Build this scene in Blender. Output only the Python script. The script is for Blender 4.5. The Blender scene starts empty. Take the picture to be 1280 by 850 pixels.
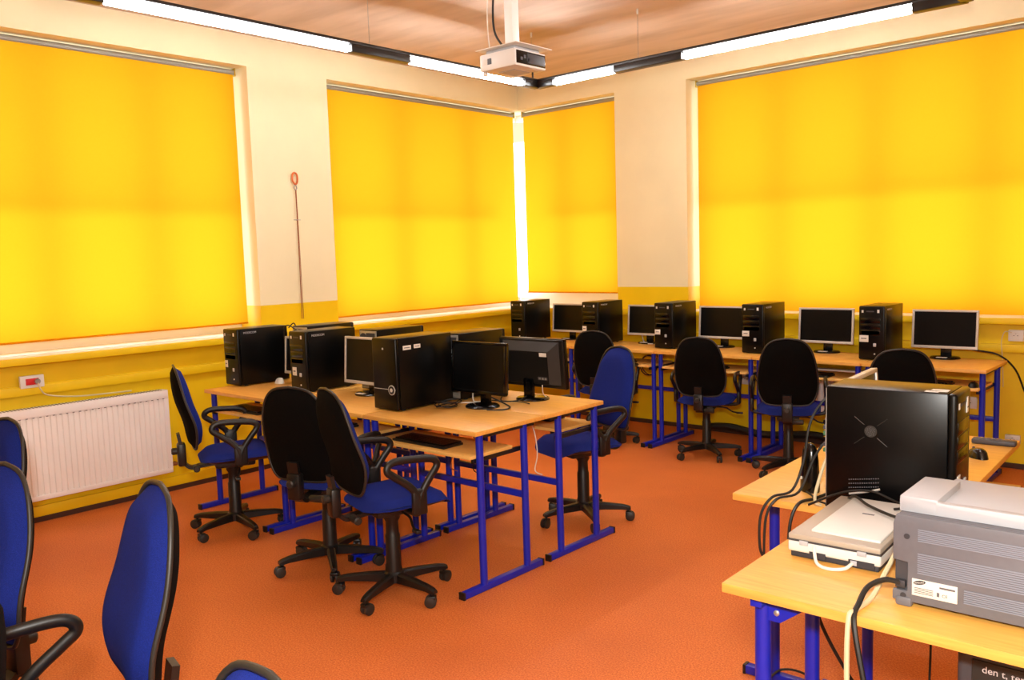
import bpy, bmesh, math, random
from mathutils import Vector, Matrix
random.seed(7)
PI = math.pi
scene = bpy.context.scene
COL = scene.collection

# ------------------------------------------------------------------ materials
def lin(r, g, b):
    f = lambda c: (c / 255 / 12.92) if c / 255 <= .04045 else ((c / 255 + .055) / 1.055) ** 2.4
    return (f(r), f(g), f(b), 1)

def mat(name, rgb, rough=.5, metal=0, spec=.5, noise=0, nscale=40, bump=0, bscale=200, coat=0):
    m = bpy.data.materials.new(name); m.use_nodes = True
    nt = m.node_tree; p = nt.nodes['Principled BSDF']
    c = lin(*rgb)
    p.inputs['Base Color'].default_value = c
    p.inputs['Roughness'].default_value = rough
    p.inputs['Metallic'].default_value = metal
    p.inputs['Specular IOR Level'].default_value = spec
    p.inputs['Coat Weight'].default_value = coat
    if noise or bump:
        tc = nt.nodes.new('ShaderNodeTexCoord')
    if noise:
        n = nt.nodes.new('ShaderNodeTexNoise'); n.inputs['Scale'].default_value = nscale
        n.inputs['Detail'].default_value = 6
        r = nt.nodes.new('ShaderNodeValToRGB')
        r.color_ramp.elements[0].position = .3; r.color_ramp.elements[1].position = .7
        r.color_ramp.elements[0].color = tuple(x * (1 - noise) for x in c[:3]) + (1,)
        r.color_ramp.elements[1].color = tuple(min(1, x * (1 + noise)) for x in c[:3]) + (1,)
        nt.links.new(tc.outputs['Object'], n.inputs['Vector'])
        nt.links.new(n.outputs['Fac'], r.inputs['Fac'])
        nt.links.new(r.outputs['Color'], p.inputs['Base Color'])
    if bump:
        n2 = nt.nodes.new('ShaderNodeTexNoise'); n2.inputs['Scale'].default_value = bscale
        n2.inputs['Detail'].default_value = 3
        b = nt.nodes.new('ShaderNodeBump'); b.inputs['Strength'].default_value = bump
        b.inputs['Distance'].default_value = .002
        nt.links.new(tc.outputs['Object'], n2.inputs['Vector'])
        nt.links.new(n2.outputs['Fac'], b.inputs['Height'])
        nt.links.new(b.outputs['Normal'], p.inputs['Normal'])
    return m

def wood_mat(name, rgb, rough=.4):
    m = mat(name, rgb, rough)
    nt = m.node_tree; p = nt.nodes['Principled BSDF']; c = lin(*rgb)
    tc = nt.nodes.new('ShaderNodeTexCoord'); mp = nt.nodes.new('ShaderNodeMapping')
    mp.inputs['Scale'].default_value = (2.2, 34, 34)
    n = nt.nodes.new('ShaderNodeTexNoise'); n.inputs['Scale'].default_value = 3; n.inputs['Detail'].default_value = 8
    n.inputs['Roughness'].default_value = .62
    r = nt.nodes.new('ShaderNodeValToRGB')
    r.color_ramp.elements[0].position = .3; r.color_ramp.elements[1].position = .72
    r.color_ramp.elements[0].color = (c[0] * .86, c[1] * .8, c[2] * .7, 1)
    r.color_ramp.elements[1].color = (min(1, c[0] * 1.08), c[1] * 1.1, c[2] * 1.14, 1)
    L = nt.links.new
    L(tc.outputs['Object'], mp.inputs['Vector']); L(mp.outputs['Vector'], n.inputs['Vector'])
    L(n.outputs['Fac'], r.inputs['Fac']); L(r.outputs['Color'], p.inputs['Base Color'])
    return m

def emit(name, rgb, strength):
    m = bpy.data.materials.new(name); m.use_nodes = True
    nt = m.node_tree; nt.nodes.clear()
    o = nt.nodes.new('ShaderNodeOutputMaterial'); e = nt.nodes.new('ShaderNodeEmission')
    e.inputs['Color'].default_value = lin(*rgb); e.inputs['Strength'].default_value = strength
    nt.links.new(e.outputs[0], o.inputs[0])
    return m

def blind_mat():
    m = bpy.data.materials.new('blind_fabric'); m.use_nodes = True
    nt = m.node_tree; nt.nodes.clear(); L = nt.links.new
    o = nt.nodes.new('ShaderNodeOutputMaterial')
    d = nt.nodes.new('ShaderNodeBsdfDiffuse'); t = nt.nodes.new('ShaderNodeBsdfTranslucent')
    mx = nt.nodes.new('ShaderNodeMixShader'); mx.inputs[0].default_value = .5
    tc = nt.nodes.new('ShaderNodeTexCoord'); n = nt.nodes.new('ShaderNodeTexNoise')
    n.inputs['Scale'].default_value = 90; n.inputs['Detail'].default_value = 2
    r = nt.nodes.new('ShaderNodeValToRGB')
    r.color_ramp.elements[0].color = (.92, .43, .011, 1); r.color_ramp.elements[1].color = (1, .48, .015, 1)
    L(tc.outputs['Object'], n.inputs['Vector']); L(n.outputs['Fac'], r.inputs['Fac'])
    L(r.outputs['Color'], t.inputs['Color'])
    d.inputs['Color'].default_value = (.5, .25, .01, 1)
    L(d.outputs[0], mx.inputs[1]); L(t.outputs[0], mx.inputs[2]); L(mx.outputs[0], o.inputs[0])
    return m

M = {
 'cream': mat('cream_paint', (236, 226, 186), .75, noise=.03, nscale=3, bump=.12, bscale=60),
 'yellow': mat('yellow_paint', (238, 202, 4), .5, noise=.04, nscale=4, bump=.1, bscale=60),
 'sillwhite': mat('sill_white', (240, 230, 205), .45, noise=.04, nscale=8),
 'frame_white': mat('window_white', (240, 240, 236), .4),
 'ceil': None, 'floor': None,
 'rear_wall': mat('rear_wall_paint', (170, 150, 118), .8),
 'base': mat('baseboard_dark', (70, 42, 28), .6),
 'blind': blind_mat(),
 'alu': mat('aluminium', (150, 150, 138), .5, .3),
 'beech': wood_mat('beech_laminate', (234, 176, 84)),
 'beech_edge': mat('beech_edge', (232, 184, 100), .5, noise=.06, nscale=60),
 'bluemetal': mat('blue_steel', (18, 36, 176), .35, noise=.05, nscale=30),
 'blackmetal': mat('black_steel', (18, 18, 20), .45),
 'fabric': mat('blue_fabric', (23, 38, 118), .95, spec=.15, noise=.22, nscale=330, bump=.5, bscale=600),
 'shell': mat('black_shell_fabric', (12, 10, 9), .95, spec=.08, noise=.2, nscale=220, bump=.35, bscale=500),
 'plastic': mat('black_plastic', (17, 16, 15), .42, noise=.08, nscale=50),
 'plastic2': mat('grey_black_plastic', (40, 38, 34), .45),
 'case': mat('black_case', (5, 5, 6), .3, spec=.27, noise=.1, nscale=90),
 'gloss': mat('black_gloss', (4, 4, 5), .2),
 'screen': mat('dark_screen', (5, 5, 6), .3, spec=.25),
 'silver': mat('silver_plastic', (196, 192, 184), .38, .15),
 'steel': mat('bare_steel', (170, 170, 165), .4, .6, noise=.12, nscale=60),
 'white': mat('white_plastic', (222, 221, 215), .4),
 'paper': mat('paper_sticker', (222, 219, 210), .7),
 'grey': mat('printer_grey', (100, 101, 108), .55, noise=.04, nscale=60),
 'lgrey': mat('printer_light_grey', (178, 180, 186), .5),
 'dgrey': mat('dark_grey', (62, 62, 66), .5),
 'rib': mat('rib_grey', (132, 138, 152), .5),
 'slot': mat('slot_grey', (96, 95, 100), .6),
 'taupe': mat('scanner_taupe', (176, 164, 148), .4),
 'radiator': mat('radiator_enamel', (246, 243, 238), .4, noise=.02, nscale=5),
 'red': mat('red_plastic', (206, 30, 34), .45),
 'cable': mat('black_cable', (22, 20, 18), .5),
 'ccable': mat('cream_cable', (214, 200, 160), .5),
 'wcable': mat('white_cable', (230, 226, 215), .45),
 'copper': mat('brown_cord', (148, 84, 38), .6, noise=.15, nscale=150),
 'ink': mat('dark_print', (50, 50, 56), .6),
 'pale_ink': mat('pale_print', (190, 190, 190), .5),
 'railblack': mat('rail_black', (26, 24, 24), .35),
 'green': mat('circuit_green', (60, 110, 70), .5),
 'tube': emit('fluorescent_tube', (250, 250, 252), 50),
 'gold': mat('brass_yellow', (200, 170, 60), .35, .6),
}
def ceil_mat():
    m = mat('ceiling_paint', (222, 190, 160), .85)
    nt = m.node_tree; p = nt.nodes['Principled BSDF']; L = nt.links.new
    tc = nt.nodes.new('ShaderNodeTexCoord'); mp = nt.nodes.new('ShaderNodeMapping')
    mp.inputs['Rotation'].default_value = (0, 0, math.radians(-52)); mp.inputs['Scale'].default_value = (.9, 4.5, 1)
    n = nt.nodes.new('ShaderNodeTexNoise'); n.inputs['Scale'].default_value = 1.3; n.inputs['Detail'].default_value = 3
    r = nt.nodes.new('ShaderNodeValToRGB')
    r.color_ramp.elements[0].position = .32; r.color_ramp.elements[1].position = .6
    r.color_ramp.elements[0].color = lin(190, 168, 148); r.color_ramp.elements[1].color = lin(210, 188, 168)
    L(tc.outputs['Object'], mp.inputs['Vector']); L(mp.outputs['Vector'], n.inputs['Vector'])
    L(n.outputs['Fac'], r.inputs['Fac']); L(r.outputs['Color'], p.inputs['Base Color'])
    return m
def floor_mat():
    m = mat('orange_linoleum', (205, 98, 40), .55, spec=.3)
    nt = m.node_tree; p = nt.nodes['Principled BSDF']; L = nt.links.new
    tc = nt.nodes.new('ShaderNodeTexCoord')
    n = nt.nodes.new('ShaderNodeTexNoise'); n.inputs['Scale'].default_value = 150; n.inputs['Detail'].default_value = 5
    n.inputs['Roughness'].default_value = .7
    r = nt.nodes.new('ShaderNodeValToRGB')
    e = r.color_ramp.elements
    e[0].position = .3; e[0].color = lin(178, 82, 34); e[1].position = .72; e[1].color = lin(240, 156, 88)
    k = e.new(.5); k.color = lin(220, 118, 54)
    n2 = nt.nodes.new('ShaderNodeTexNoise'); n2.inputs['Scale'].default_value = 1.4; n2.inputs['Detail'].default_value = 4
    r2 = nt.nodes.new('ShaderNodeValToRGB'); f = r2.color_ramp.elements
    f[0].position = .3; f[0].color = (.84, .8, .78, 1); f[1].position = .62; f[1].color = (1, 1, 1, 1)
    mx = nt.nodes.new('ShaderNodeMix'); mx.data_type = 'RGBA'; mx.blend_type = 'MULTIPLY'; mx.inputs[0].default_value = 1
    L(tc.outputs['Object'], n.inputs['Vector']); L(tc.outputs['Object'], n2.inputs['Vector'])
    L(n.outputs['Fac'], r.inputs['Fac']); L(n2.outputs['Fac'], r2.inputs['Fac'])
    L(r.outputs['Color'], mx.inputs[6]); L(r2.outputs['Color'], mx.inputs[7])
    L(mx.outputs[2], p.inputs['Base Color'])
    return m
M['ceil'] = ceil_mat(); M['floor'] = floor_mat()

# ------------------------------------------------------------------ mesh helpers
class MB:
    def __init__(s): s.bm = bmesh.new(); s.mats = []
    def mi(s, m):
        if m not in s.mats: s.mats.append(m)
        return s.mats.index(m)
    def box(s, x0, x1, y0, y1, z0, z1, m, bev=0, T=None, seg=2):
        bm = bmesh.new()
        bmesh.ops.create_cube(bm, size=1)
        for v in bm.verts:
            v.co = Vector((x0 + (v.co.x + .5) * (x1 - x0), y0 + (v.co.y + .5) * (y1 - y0), z0 + (v.co.z + .5) * (z1 - z0)))
        if bev: bmesh.ops.bevel(bm, geom=bm.edges[:], offset=bev, segments=seg, affect='EDGES', profile=.5)
        s.add(bm, m, T); return s
    def add(s, bm, m, T=None):
        i = s.mi(m); mp = {}
        for v in bm.verts: mp[v] = s.bm.verts.new(T @ v.co if T else v.co)
        for f in bm.faces:
            try: g = s.bm.faces.new([mp[v] for v in f.verts]); g.material_index = i
            except ValueError: pass
        bm.free()
    def faces(s, vs, fs, m):
        i = s.mi(m); v = [s.bm.verts.new(p) for p in vs]
        for f in fs:
            try: g = s.bm.faces.new([v[k] for k in f]); g.material_index = i
            except ValueError: pass
    def lathe(s, prof, m, n=20, T=None, axis='z'):
        vs, fs = [], []
        for (r, z) in prof:
            for k in range(n):
                a = 2 * PI * k / n; p = Vector((r * math.cos(a), r * math.sin(a), z))
                if axis == 'x': p = Vector((p.z, p.x, p.y))
                if axis == 'y': p = Vector((p.x, p.z, p.y))
                vs.append(T @ p if T else p)
        for j in range(len(prof) - 1):
            for k in range(n):
                fs.append((j * n + k, j * n + (k + 1) % n, (j + 1) * n + (k + 1) % n, (j + 1) * n + k))
        fs.append(tuple(range(n))[::-1]); fs.append(tuple((len(prof) - 1) * n + k for k in range(n)))
        s.faces(vs, fs, m); return s
    def cyl(s, p0, p1, r, m, n=14, r2=None):
        p0, p1 = Vector(p0), Vector(p1); d = p1 - p0
        T = Matrix.Translation(p0) @ d.to_track_quat('Z', 'Y').to_matrix().to_4x4()
        s.lathe([(r, 0), (r2 if r2 is not None else r, d.length)], m, n, T); return s
    def tube(s, pts, r, m, n=8, smooth=6, sx=1.0):
        P = [Vector(p) for p in pts]
        if smooth and len(P) > 2: P = catmull(P, smooth)
        vs, fs = [], []; up = Vector((0, 0, 1)); prev = None
        for i, p in enumerate(P):
            t = (P[min(i + 1, len(P) - 1)] - P[max(i - 1, 0)])
            if t.length < 1e-9: t = Vector((0, 0, 1))
            t.normalize()
            a = prev if prev else (t.cross(up) if abs(t.z) < .95 else t.cross(Vector((1, 0, 0))))
            a = (a - t * a.dot(t))
            if a.length < 1e-6: a = t.orthogonal()
            a.normalize(); b = t.cross(a); prev = a
            for k in range(n):
                q = 2 * PI * k / n
                vs.append(p + a * math.cos(q) * r * sx + b * math.sin(q) * r)
        for i in range(len(P) - 1):
            for k in range(n): fs.append((i * n + k, i * n + (k + 1) % n, (i + 1) * n + (k + 1) % n, (i + 1) * n + k))
        fs.append(tuple(range(n))[::-1]); fs.append(tuple((len(P) - 1) * n + k for k in range(n)))
        s.faces(vs, fs, m); return s
    def prism(s, poly, y0, y1, m, T=None, bev=0):
        bm = bmesh.new()
        f = bm.faces.new([bm.verts.new((p[0], y0, p[1])) for p in poly])
        e = bmesh.ops.extrude_face_region(bm, geom=[f])
        for v in e['geom']:
            if isinstance(v, bmesh.types.BMVert): v.co.y = y1
        bmesh.ops.recalc_face_normals(bm, faces=bm.faces[:])
        if bev: bmesh.ops.bevel(bm, geom=[x for x in bm.edges], offset=bev, segments=2, affect='EDGES', profile=.5)
        s.add(bm, m, T); return s
    def dome(s, outline, y0, depth, m, rings=6, warp=None, flat=.55, back=True, edge=0.0):
        """pillow over an outline in xz, bulging along y from y0 by depth"""
        n = len(outline); cx = 0; cz = sum(p[1] for p in outline) / n
        vs, fs = [], []
        for j in range(rings + 1):
            u = j / rings; sc = 1 - u * .999
            h = edge + (1 - edge) * (1 - (1 - u) ** 2.6) ** flat
            for (x, z) in outline:
                p = Vector((cx + (x - cx) * sc, y0 + depth * h, cz + (z - cz) * sc))
                vs.append(warp(p) if warp else p)
        for j in range(rings):
            for k in range(n): fs.append((j * n + k, j * n + (k + 1) % n, (j + 1) * n + (k + 1) % n, (j + 1) * n + k))
        fs.append(tuple(rings * n + k for k in range(n)))
        if back:
            b0 = len(vs)
            for (x, z) in outline:
                p = Vector((x, y0, z)); vs.append(warp(p) if warp else p)
            for k in range(n): fs.append((b0 + k, b0 + (k + 1) % n, (k + 1) % n, k))
            c = Vector((cx, y0, cz)); vs.append(warp(c) if warp else c)
            for k in range(n): fs.append((b0 + (k + 1) % n, b0 + k, len(vs) - 1))
        s.faces(vs, fs, m); return s
    def build(s, name, parent=None, sharp=40):
        bmesh.ops.recalc_face_normals(s.bm, faces=s.bm.faces[:])
        me = bpy.data.meshes.new(name); s.bm.to_mesh(me); s.bm.free()
        for m in s.mats: me.materials.append(m)
        me.polygons.foreach_set('use_smooth', [True] * len(me.polygons))
        me.set_sharp_from_angle(angle=math.radians(sharp))
        o = bpy.data.objects.new(name, me); COL.objects.link(o)
        if parent: o.parent = parent
        return o

def catmull(P, k):
    out = []
    for i in range(len(P) - 1):
        a, b, c, d = P[max(i - 1, 0)], P[i], P[i + 1], P[min(i + 2, len(P) - 1)]
        for j in range(k):
            t = j / k
            out.append(.5 * ((2 * b) + (c - a) * t + (2 * a - 5 * b + 4 * c - d) * t * t + (3 * b - a - 3 * c + d) * t ** 3))
    out.append(P[-1]); return out

def tag(o, label=None, cat=None, group=None, kind=None):
    if label: o['label'] = label
    if cat: o['category'] = cat
    if group: o['group'] = group
    if kind: o['kind'] = kind
    return o
def empty(name, loc, rz=0, sc=1):
    o = bpy.data.objects.new(name, None); COL.objects.link(o)
    o.location = loc; o.rotation_euler = (0, 0, rz); o.scale = (sc, sc, sc); o.empty_display_size = .05
    return o
def copy_tree(o, parent=None):
    c = o.copy(); COL.objects.link(c)
    if parent: c.parent = parent
    for ch in list(o.children): copy_tree(ch, c)
    return c
def text_mesh(name, body, size, m, T, parent=None, extrude=.0004, align='LEFT'):
    cu = bpy.data.curves.new(name, 'FONT'); cu.body = body; cu.size = size; cu.extrude = extrude; cu.align_x = align
    t = bpy.data.objects.new(name, cu); COL.objects.link(t)
    dg = bpy.context.evaluated_depsgraph_get()
    me = bpy.data.meshes.new_from_object(t.evaluated_get(dg)); bpy.data.objects.remove(t); bpy.data.curves.remove(cu)
    me.transform(T); me.materials.clear(); me.materials.append(m)
    o = bpy.data.objects.new(name, me); COL.objects.link(o)
    if parent: o.parent = parent
    return o
def basis(o, x, y):
    x = Vector(x).normalized(); y = Vector(y).normalized(); z = x.cross(y)
    return Matrix(((x.x, y.x, z.x, o[0]), (x.y, y.y, z.y, o[1]), (x.z, y.z, z.z, o[2]), (0, 0, 0, 1)))
def struct(o): o['kind'] = 'structure'; return o

# ------------------------------------------------------------------ room
XL, YB = -.109, .126            # inner faces: wall with radiator, wall with the long desk row
ZC, ZH, ZS = 3.17, 2.95, 1.02   # ceiling, window head, sill top
XR, YF = 6.9, -7.6
TH = .34
mb = MB(); mb.box(XL - TH, XR + .2, YF - .2, YB + TH, -.12, 0, M['floor']); struct(mb.build('floor'))
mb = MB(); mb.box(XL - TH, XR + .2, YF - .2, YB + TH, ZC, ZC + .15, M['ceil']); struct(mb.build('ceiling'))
ZY = 1.222
W1 = (-5.6, -2.84); W2 = (-2.143, YB); W3 = (XL, 1.032); W4 = (1.755, 5.5)
mb = MB()
def lw(y0, y1, z0, z1, m): mb.box(XL - TH, XL, y0, y1, z0, z1, m)
lw(YF, YB + TH, 0, ZS - .045, M['yellow'])
for (a, b) in ((YF, W1[0]), (W1[1], W2[0])):
    lw(a, b, ZS - .045, ZY, M['yellow']); lw(a, b, ZY, ZC, M['cream'])
for (a, b) in (W1, (W2[0], YB + TH)): lw(a, b, ZH, ZC, M['cream'])
struct(mb.build('wall_left'))
mb = MB()
def bw(x0, x1, z0, z1, m): mb.box(x0, x1, YB, YB + TH, z0, z1, m)
bw(XL, XR + .2, 0, ZS - .045, M['yellow'])
for (a, b) in ((W3[1], W4[0]), (W4[1], XR + .2)):
    bw(a, b, ZS - .045, ZY, M['yellow']); bw(a, b, ZY, ZC, M['cream'])
for (a, b) in (W3, W4): bw(a, b, ZH, ZC, M['cream'])
struct(mb.build('wall_right'))
mb = MB(); mb.box(XL - TH, XR + .2, YF - .2, YF, 0, ZC, M['rear_wall']); struct(mb.build('wall_rear'))
mb = MB(); mb.box(XR, XR + .2, YF, YB + TH, 0, ZC, M['rear_wall']); struct(mb.build('wall_side'))

# sills (run on past the pillars as a narrow yellow ledge)
mb = MB()
mb.box(XL, XL + .1, YF, YB - .08, ZS - .045, ZS, M['yellow'], .006)
for (a, b) in (W1, (W2[0], YB + .3)):
    mb.box(XL - TH + .02, XL + .092, a + .002, b - .002, ZS - .02, ZS + .004, M['sillwhite'], .003)
mb.box(XL - .02, XL + .0, -5.0, -3.2, ZS + .004, ZS + .008, M['white'])
struct(mb.build('trim_1'))
mb = MB()
mb.box(XL + .1, XR, YB - .08, YB, ZS - .045, ZS, M['yellow'], .006)
for (a, b) in ((XL + .09, W3[1]), W4):
    mb.box(a + .002, b - .002, YB - .074, YB + TH - .02, ZS - .02, ZS + .004, M['sillwhite'], .003)
struct(mb.build('trim_2'))
# cable duct running under the sills
mb = MB()
mb.box(XL, XL + .035, YF, YB - .035, .785, .84, M['yellow'], .004)
mb.box(XL, XL + .02, YF, YB - .035, .84, .845, M['yellow'])
struct(mb.build('trim_3'))
mb = MB(); mb.box(XL, XR, YB - .035, YB, .785, .84, M['yellow'], .004); struct(mb.build('trim_4'))
mb = MB(); mb.box(XL, XL + .012, YF, YB, 0, .035, M['base']); struct(mb.build('baseboard_left'))
mb = MB(); mb.box(XL, XR, YB - .012, YB, 0, .035, M['base']); struct(mb.build('baseboard_right'))
# raised strip of wall beside the radiator niche
mb = MB(); mb.box(XL, XL + .02, YF, YB, .035, .10, M['yellow'], .003); struct(mb.build('trim_5'))

# window frames with mullions, just behind the blinds
def window(name, axis, off, a, b, nm, zt=(2.0,), rail_h=.085, ends=(1, 1)):
    mb = MB(); w = .055
    def bar(p0, p1, z0, z1):
        if axis == 'x': mb.box(off - .06, off, p0, p1, z0, z1, M['frame_white'], .006)
        else: mb.box(p0, p1, off, off + .06, z0, z1, M['frame_white'], .006)
    bar(a, b, ZS, ZS + rail_h); bar(a, b, ZH - .06, ZH)
    if ends[0]: bar(a, a + w, ZS + rail_h - .004, ZH - .056)
    if ends[1]: bar(b - w, b, ZS + rail_h - .004, ZH - .056)
    for i in range(1, nm): c = a + (b - a) * i / nm; bar(c - .035, c + .035, ZS + rail_h - .004, ZH - .056)
    ta, tb_ = (a if ends[0] else a + .5), (b if ends[1] else b - .5)
    for z in zt: bar(ta, tb_, z - .025, z + .025)
    struct(mb.build(name))
window('window_1', 'x', XL - .27, W1[0], W1[1], 4)
window('window_2', 'x', XL - .27, W2[0], YB + .27, 3, ends=(1, 0))
window('window_3', 'y', YB + .27, XL - .27, W3[1], 2, rail_h=.16, ends=(0, 1))
window('window_4', 'y', YB + .27, W4[0], W4[1], 5)

# roller blinds
def blind(axis, off, a, b, zb, label):
    mid = (a + b) / 2
    r = empty('roller_blind', (off, mid, ZH) if axis == 'x' else (mid, off, ZH)); h = (b - a) / 2
    sgn = 1 if axis == 'x' else -1     # into the room
    def P(u, d, z): return (d * 1, u, z) if axis == 'x' else (u, -d, z)
    # fabric: thin sheet with depth, slightly wavy
    n = 24; vs = []; fs = []; mb = MB(); nz = 16
    for s_ in (0, .0012):
        for j in range(nz + 1):
            z = -.045 + (zb - ZH + .045) * j / nz
            for i in range(n + 1):
                u = -h + .012 + (2 * h - .024) * i / n
                d = .0035 * math.sin(u * 3.1 + zb * 5) * (j / nz) + s_
                vs.append(P(u, d, z))
    st = (n + 1) * (nz + 1)
    for j in range(nz):
        for i in range(n):
            q = j * (n + 1) + i
            fs.append((q, q + 1, q + n + 2, q + n + 1))
    mb.faces(vs[:st], fs, M['blind']); f = mb.build('fabric', r, 80)
    bar = MB()
    x0 = P(-h + .012, 0, 0); x1 = P(h - .012, 0, 0)
    bar.cyl((x0[0], x0[1], zb - ZH - .002), (x1[0], x1[1], zb - ZH - .002), .006, M['blind'], 8)
    bar.build('bottom_bar', r)
    t = MB(); a0 = P(-h, -.012, -.03); a1 = P(h, -.012, -.03)
    t.cyl(a0, a1, .021, M['alu'], 18); tu = t.build('roller_tube', r)
    for e in (-1, 1):
        k = MB(); c = P(e * h, -.012, -.03)
        if axis == 'x': k.box(c[0] - .025, c[0] + .025, c[1] - .004, c[1] + .004, -.058, -.001, M['gold'], .002)
        else: k.box(c[0] - .004, c[0] + .004, c[1] - .025, c[1] + .025, -.058, -.001, M['gold'], .002)
        k.build('bracket', r)
    return tag(r, label, 'blind', 'yellow roller blinds')
BO = .12
blind('x', XL - BO, -5.58, -2.868, 1.098, 'translucent yellow roller blind on the window above the white radiator')
blind('x', XL - BO, -2.07, .195, 1.078, 'wide yellow roller blind between the corner and the pillar with the brown cord')
blind('y', YB + BO, -.158, .985, 1.165, 'narrow yellow roller blind just beside the bright gap in the room corner')
blind('y', YB + BO, 1.785, 5.48, 1.0, 'widest yellow roller blind, hanging above the row of silver monitors')

# unseen overhang outside, added to darken the tops of the blinds
mb = MB(); mb.box(XL - TH - 1.5, XL - TH, YF, YB + TH + 1.5, 2.96, 3.12, M['rear_wall']); mb.box(XL - TH, XR + .2, YB + TH, YB + TH + 1.5, 2.96, 3.12, M['rear_wall']); struct(mb.build('added_overhang'))

# ------------------------------------------------------------------ suspended fluorescent lights, with added unseen rails closing the ring
RX, RY, RZ = 1.28, -1.24, 2.80
RX2, RY2 = 4.22, -4.75
def rail(p, q, segs, name_label, cat='light'):
    """p->q on plan; segs = list of (start,end) lit tubes in metres from p"""
    p = Vector((*p, RZ)); q = Vector((*q, RZ)); d = (q - p); Ln = d.length; d.normalize()
    ang = math.atan2(d.y, d.x)
    r = empty('light_rail', p, ang)
    mb = MB(); ed = [0] + [v for sg in segs for v in sg] + [Ln]
    mb.box(0, Ln, -.03, .03, .022, .040, M['railblack'], .002)
    for k in range(0, len(ed), 2):
        if ed[k + 1] - ed[k] > .01: mb.box(ed[k], ed[k + 1], -.03, .03, -.026, .0215, M['railblack'], .004)
    mb.build('housing', r)
    for (a, b) in segs:
        t = MB(); t.lathe([(.014, a + .003), (.023, a + .015), (.023, b - .015), (.014, b - .003)], M['tube'], 14, Matrix.Translation((0, 0, -.003)), 'x')
        t.build('fluorescent_tube', r)
    return r
r1 = rail((RX, RY), (RX, RY2), [(.17, 1.29), (1.76, 3.21)], None)
tag(r1, 'black suspended light rail with glowing tubes running along the radiator wall', 'ceiling light', 'suspended light rails')
r2 = rail((RX, RY), (RX2, RY), [(.17, .71), (1.25, 2.67)], None)
tag(r2, 'black suspended light rail with glowing tubes running above the row of silver monitors', 'ceiling light', 'suspended light rails')
r3 = rail((RX2, RY), (RX2, RY2), [(1.2, 2.65)], None)  # out of view, added as an extra light source
tag(r3, 'unseen light rail with one tube, added above the printer table as extra light', 'ceiling light', 'suspended light rails')
r4 = rail((RX, RY2), (RX2, RY2), [], None)  # out of view and unlit, added only to complete the ring
tag(r4, 'unseen unlit rail, added above the blue chairs to close the ring', 'ceiling light', 'suspended light rails')
for i, (x, y, lab) in enumerate([(RX, -2.84, 'thin ceiling wire holding the rail above the radiator wall'),
                  (2.18, RY, 'thin ceiling wire holding the rail above the silver monitors'),
                  (1.30, -1.32, 'thin ceiling wire at the corner of the light rails behind the projector')]):
    mb = MB(); mb.cyl((x, y, RZ + .04), (x, y, ZC), .002, M['steel'], 6); mb.cyl((x, y, ZC - .035), (x, y, ZC), .007, M['white'], 8)
    tag(mb.build('suspension_wire'), lab, 'wire', 'suspension wires')

# ------------------------------------------------------------------ ceiling projector
pj = tag(empty('ceiling_projector', (2.40, -2.79, 2.505)), 'white ceiling projector with dark lens side hanging on a white pole', 'projector')
mb = MB(); mb.box(-.125, .125, -.125, .125, 0, .088, M['white'], .008)
mb.build('body', pj)
mb = MB(); mb.box(.121, .128, -.115, .118, .012, .078, M['gloss'], .003)
for k in range(3): mb.box(.128, .1295, -.085 + k * .026, -.068 + k * .026, .03 + .012 * (k % 2), .046 + .012 * (k % 2), M['dgrey'])
mb.box(.128, .1295, -.03, .11, .02, .07, M['dgrey'], .0008)
mb.build('connector_panel', pj)
mb = MB(); mb.box(-.10, -.07, -.1275, -.124, .03, .06, M['paper']); mb.box(-.066, -.04, -.1275, -.124, .03, .06, M['dgrey'])
mb.build('side_label', pj)
mb = MB(); mb.cyl((-.11, -.1, -.018), (-.11, -.1, 0), .012, M['white']); mb.build('adjustable_foot', pj)
mb = MB(); mb.cyl((.06, .09, -.03), (.06, .09, 0), .005, M['plastic']); mb.build('rear_foot', pj)
mb = MB(); mb.box(-.06, .05, -.05, .08, -.003, 0, M['lgrey']); mb.box(.07, .115, .02, .09, -.002, 0, M['paper']); mb.build('underside_cover', pj)
mb = MB(); mb.box(-.14, .15, -.14, .15, .108, .112, M['white'], .001); mb.box(-.1, .1, -.1, .1, .088, .108, M['lgrey'], .003)
mb.build('mount_plate', pj)
mb = MB(); mb.box(-.028, .028, -.028, .028, .112, ZC - 2.505, M['frame_white'], .004); mb.build('pole', pj)
mb = MB(); mb.box(-.08, .08, -.08, .08, ZC - 2.505 - .012, ZC - 2.505, M['white'], .002); mb.build('ceiling_plate', pj)
mb = MB(); mb.tube([(2.32, -2.80, ZC), (2.30, -2.82, 2.9), (2.31, -2.83, 2.73), (2.37, -2.83, 2.635)], .006, M['cable'])
tag(mb.build('projector_cable'), 'dark cable curving down beside the white projector pole', 'cable')
mb = MB(); mb.tube([(2.30, -2.86, 2.62), (2.28, -2.85, 2.8), (2.29, -2.84, 3.0), (2.30, -2.82, ZC)], .003, M['wcable'])
tag(mb.build('projector_cable'), 'thin pale cable rising from the projector plate to the ceiling', 'cable')

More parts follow.
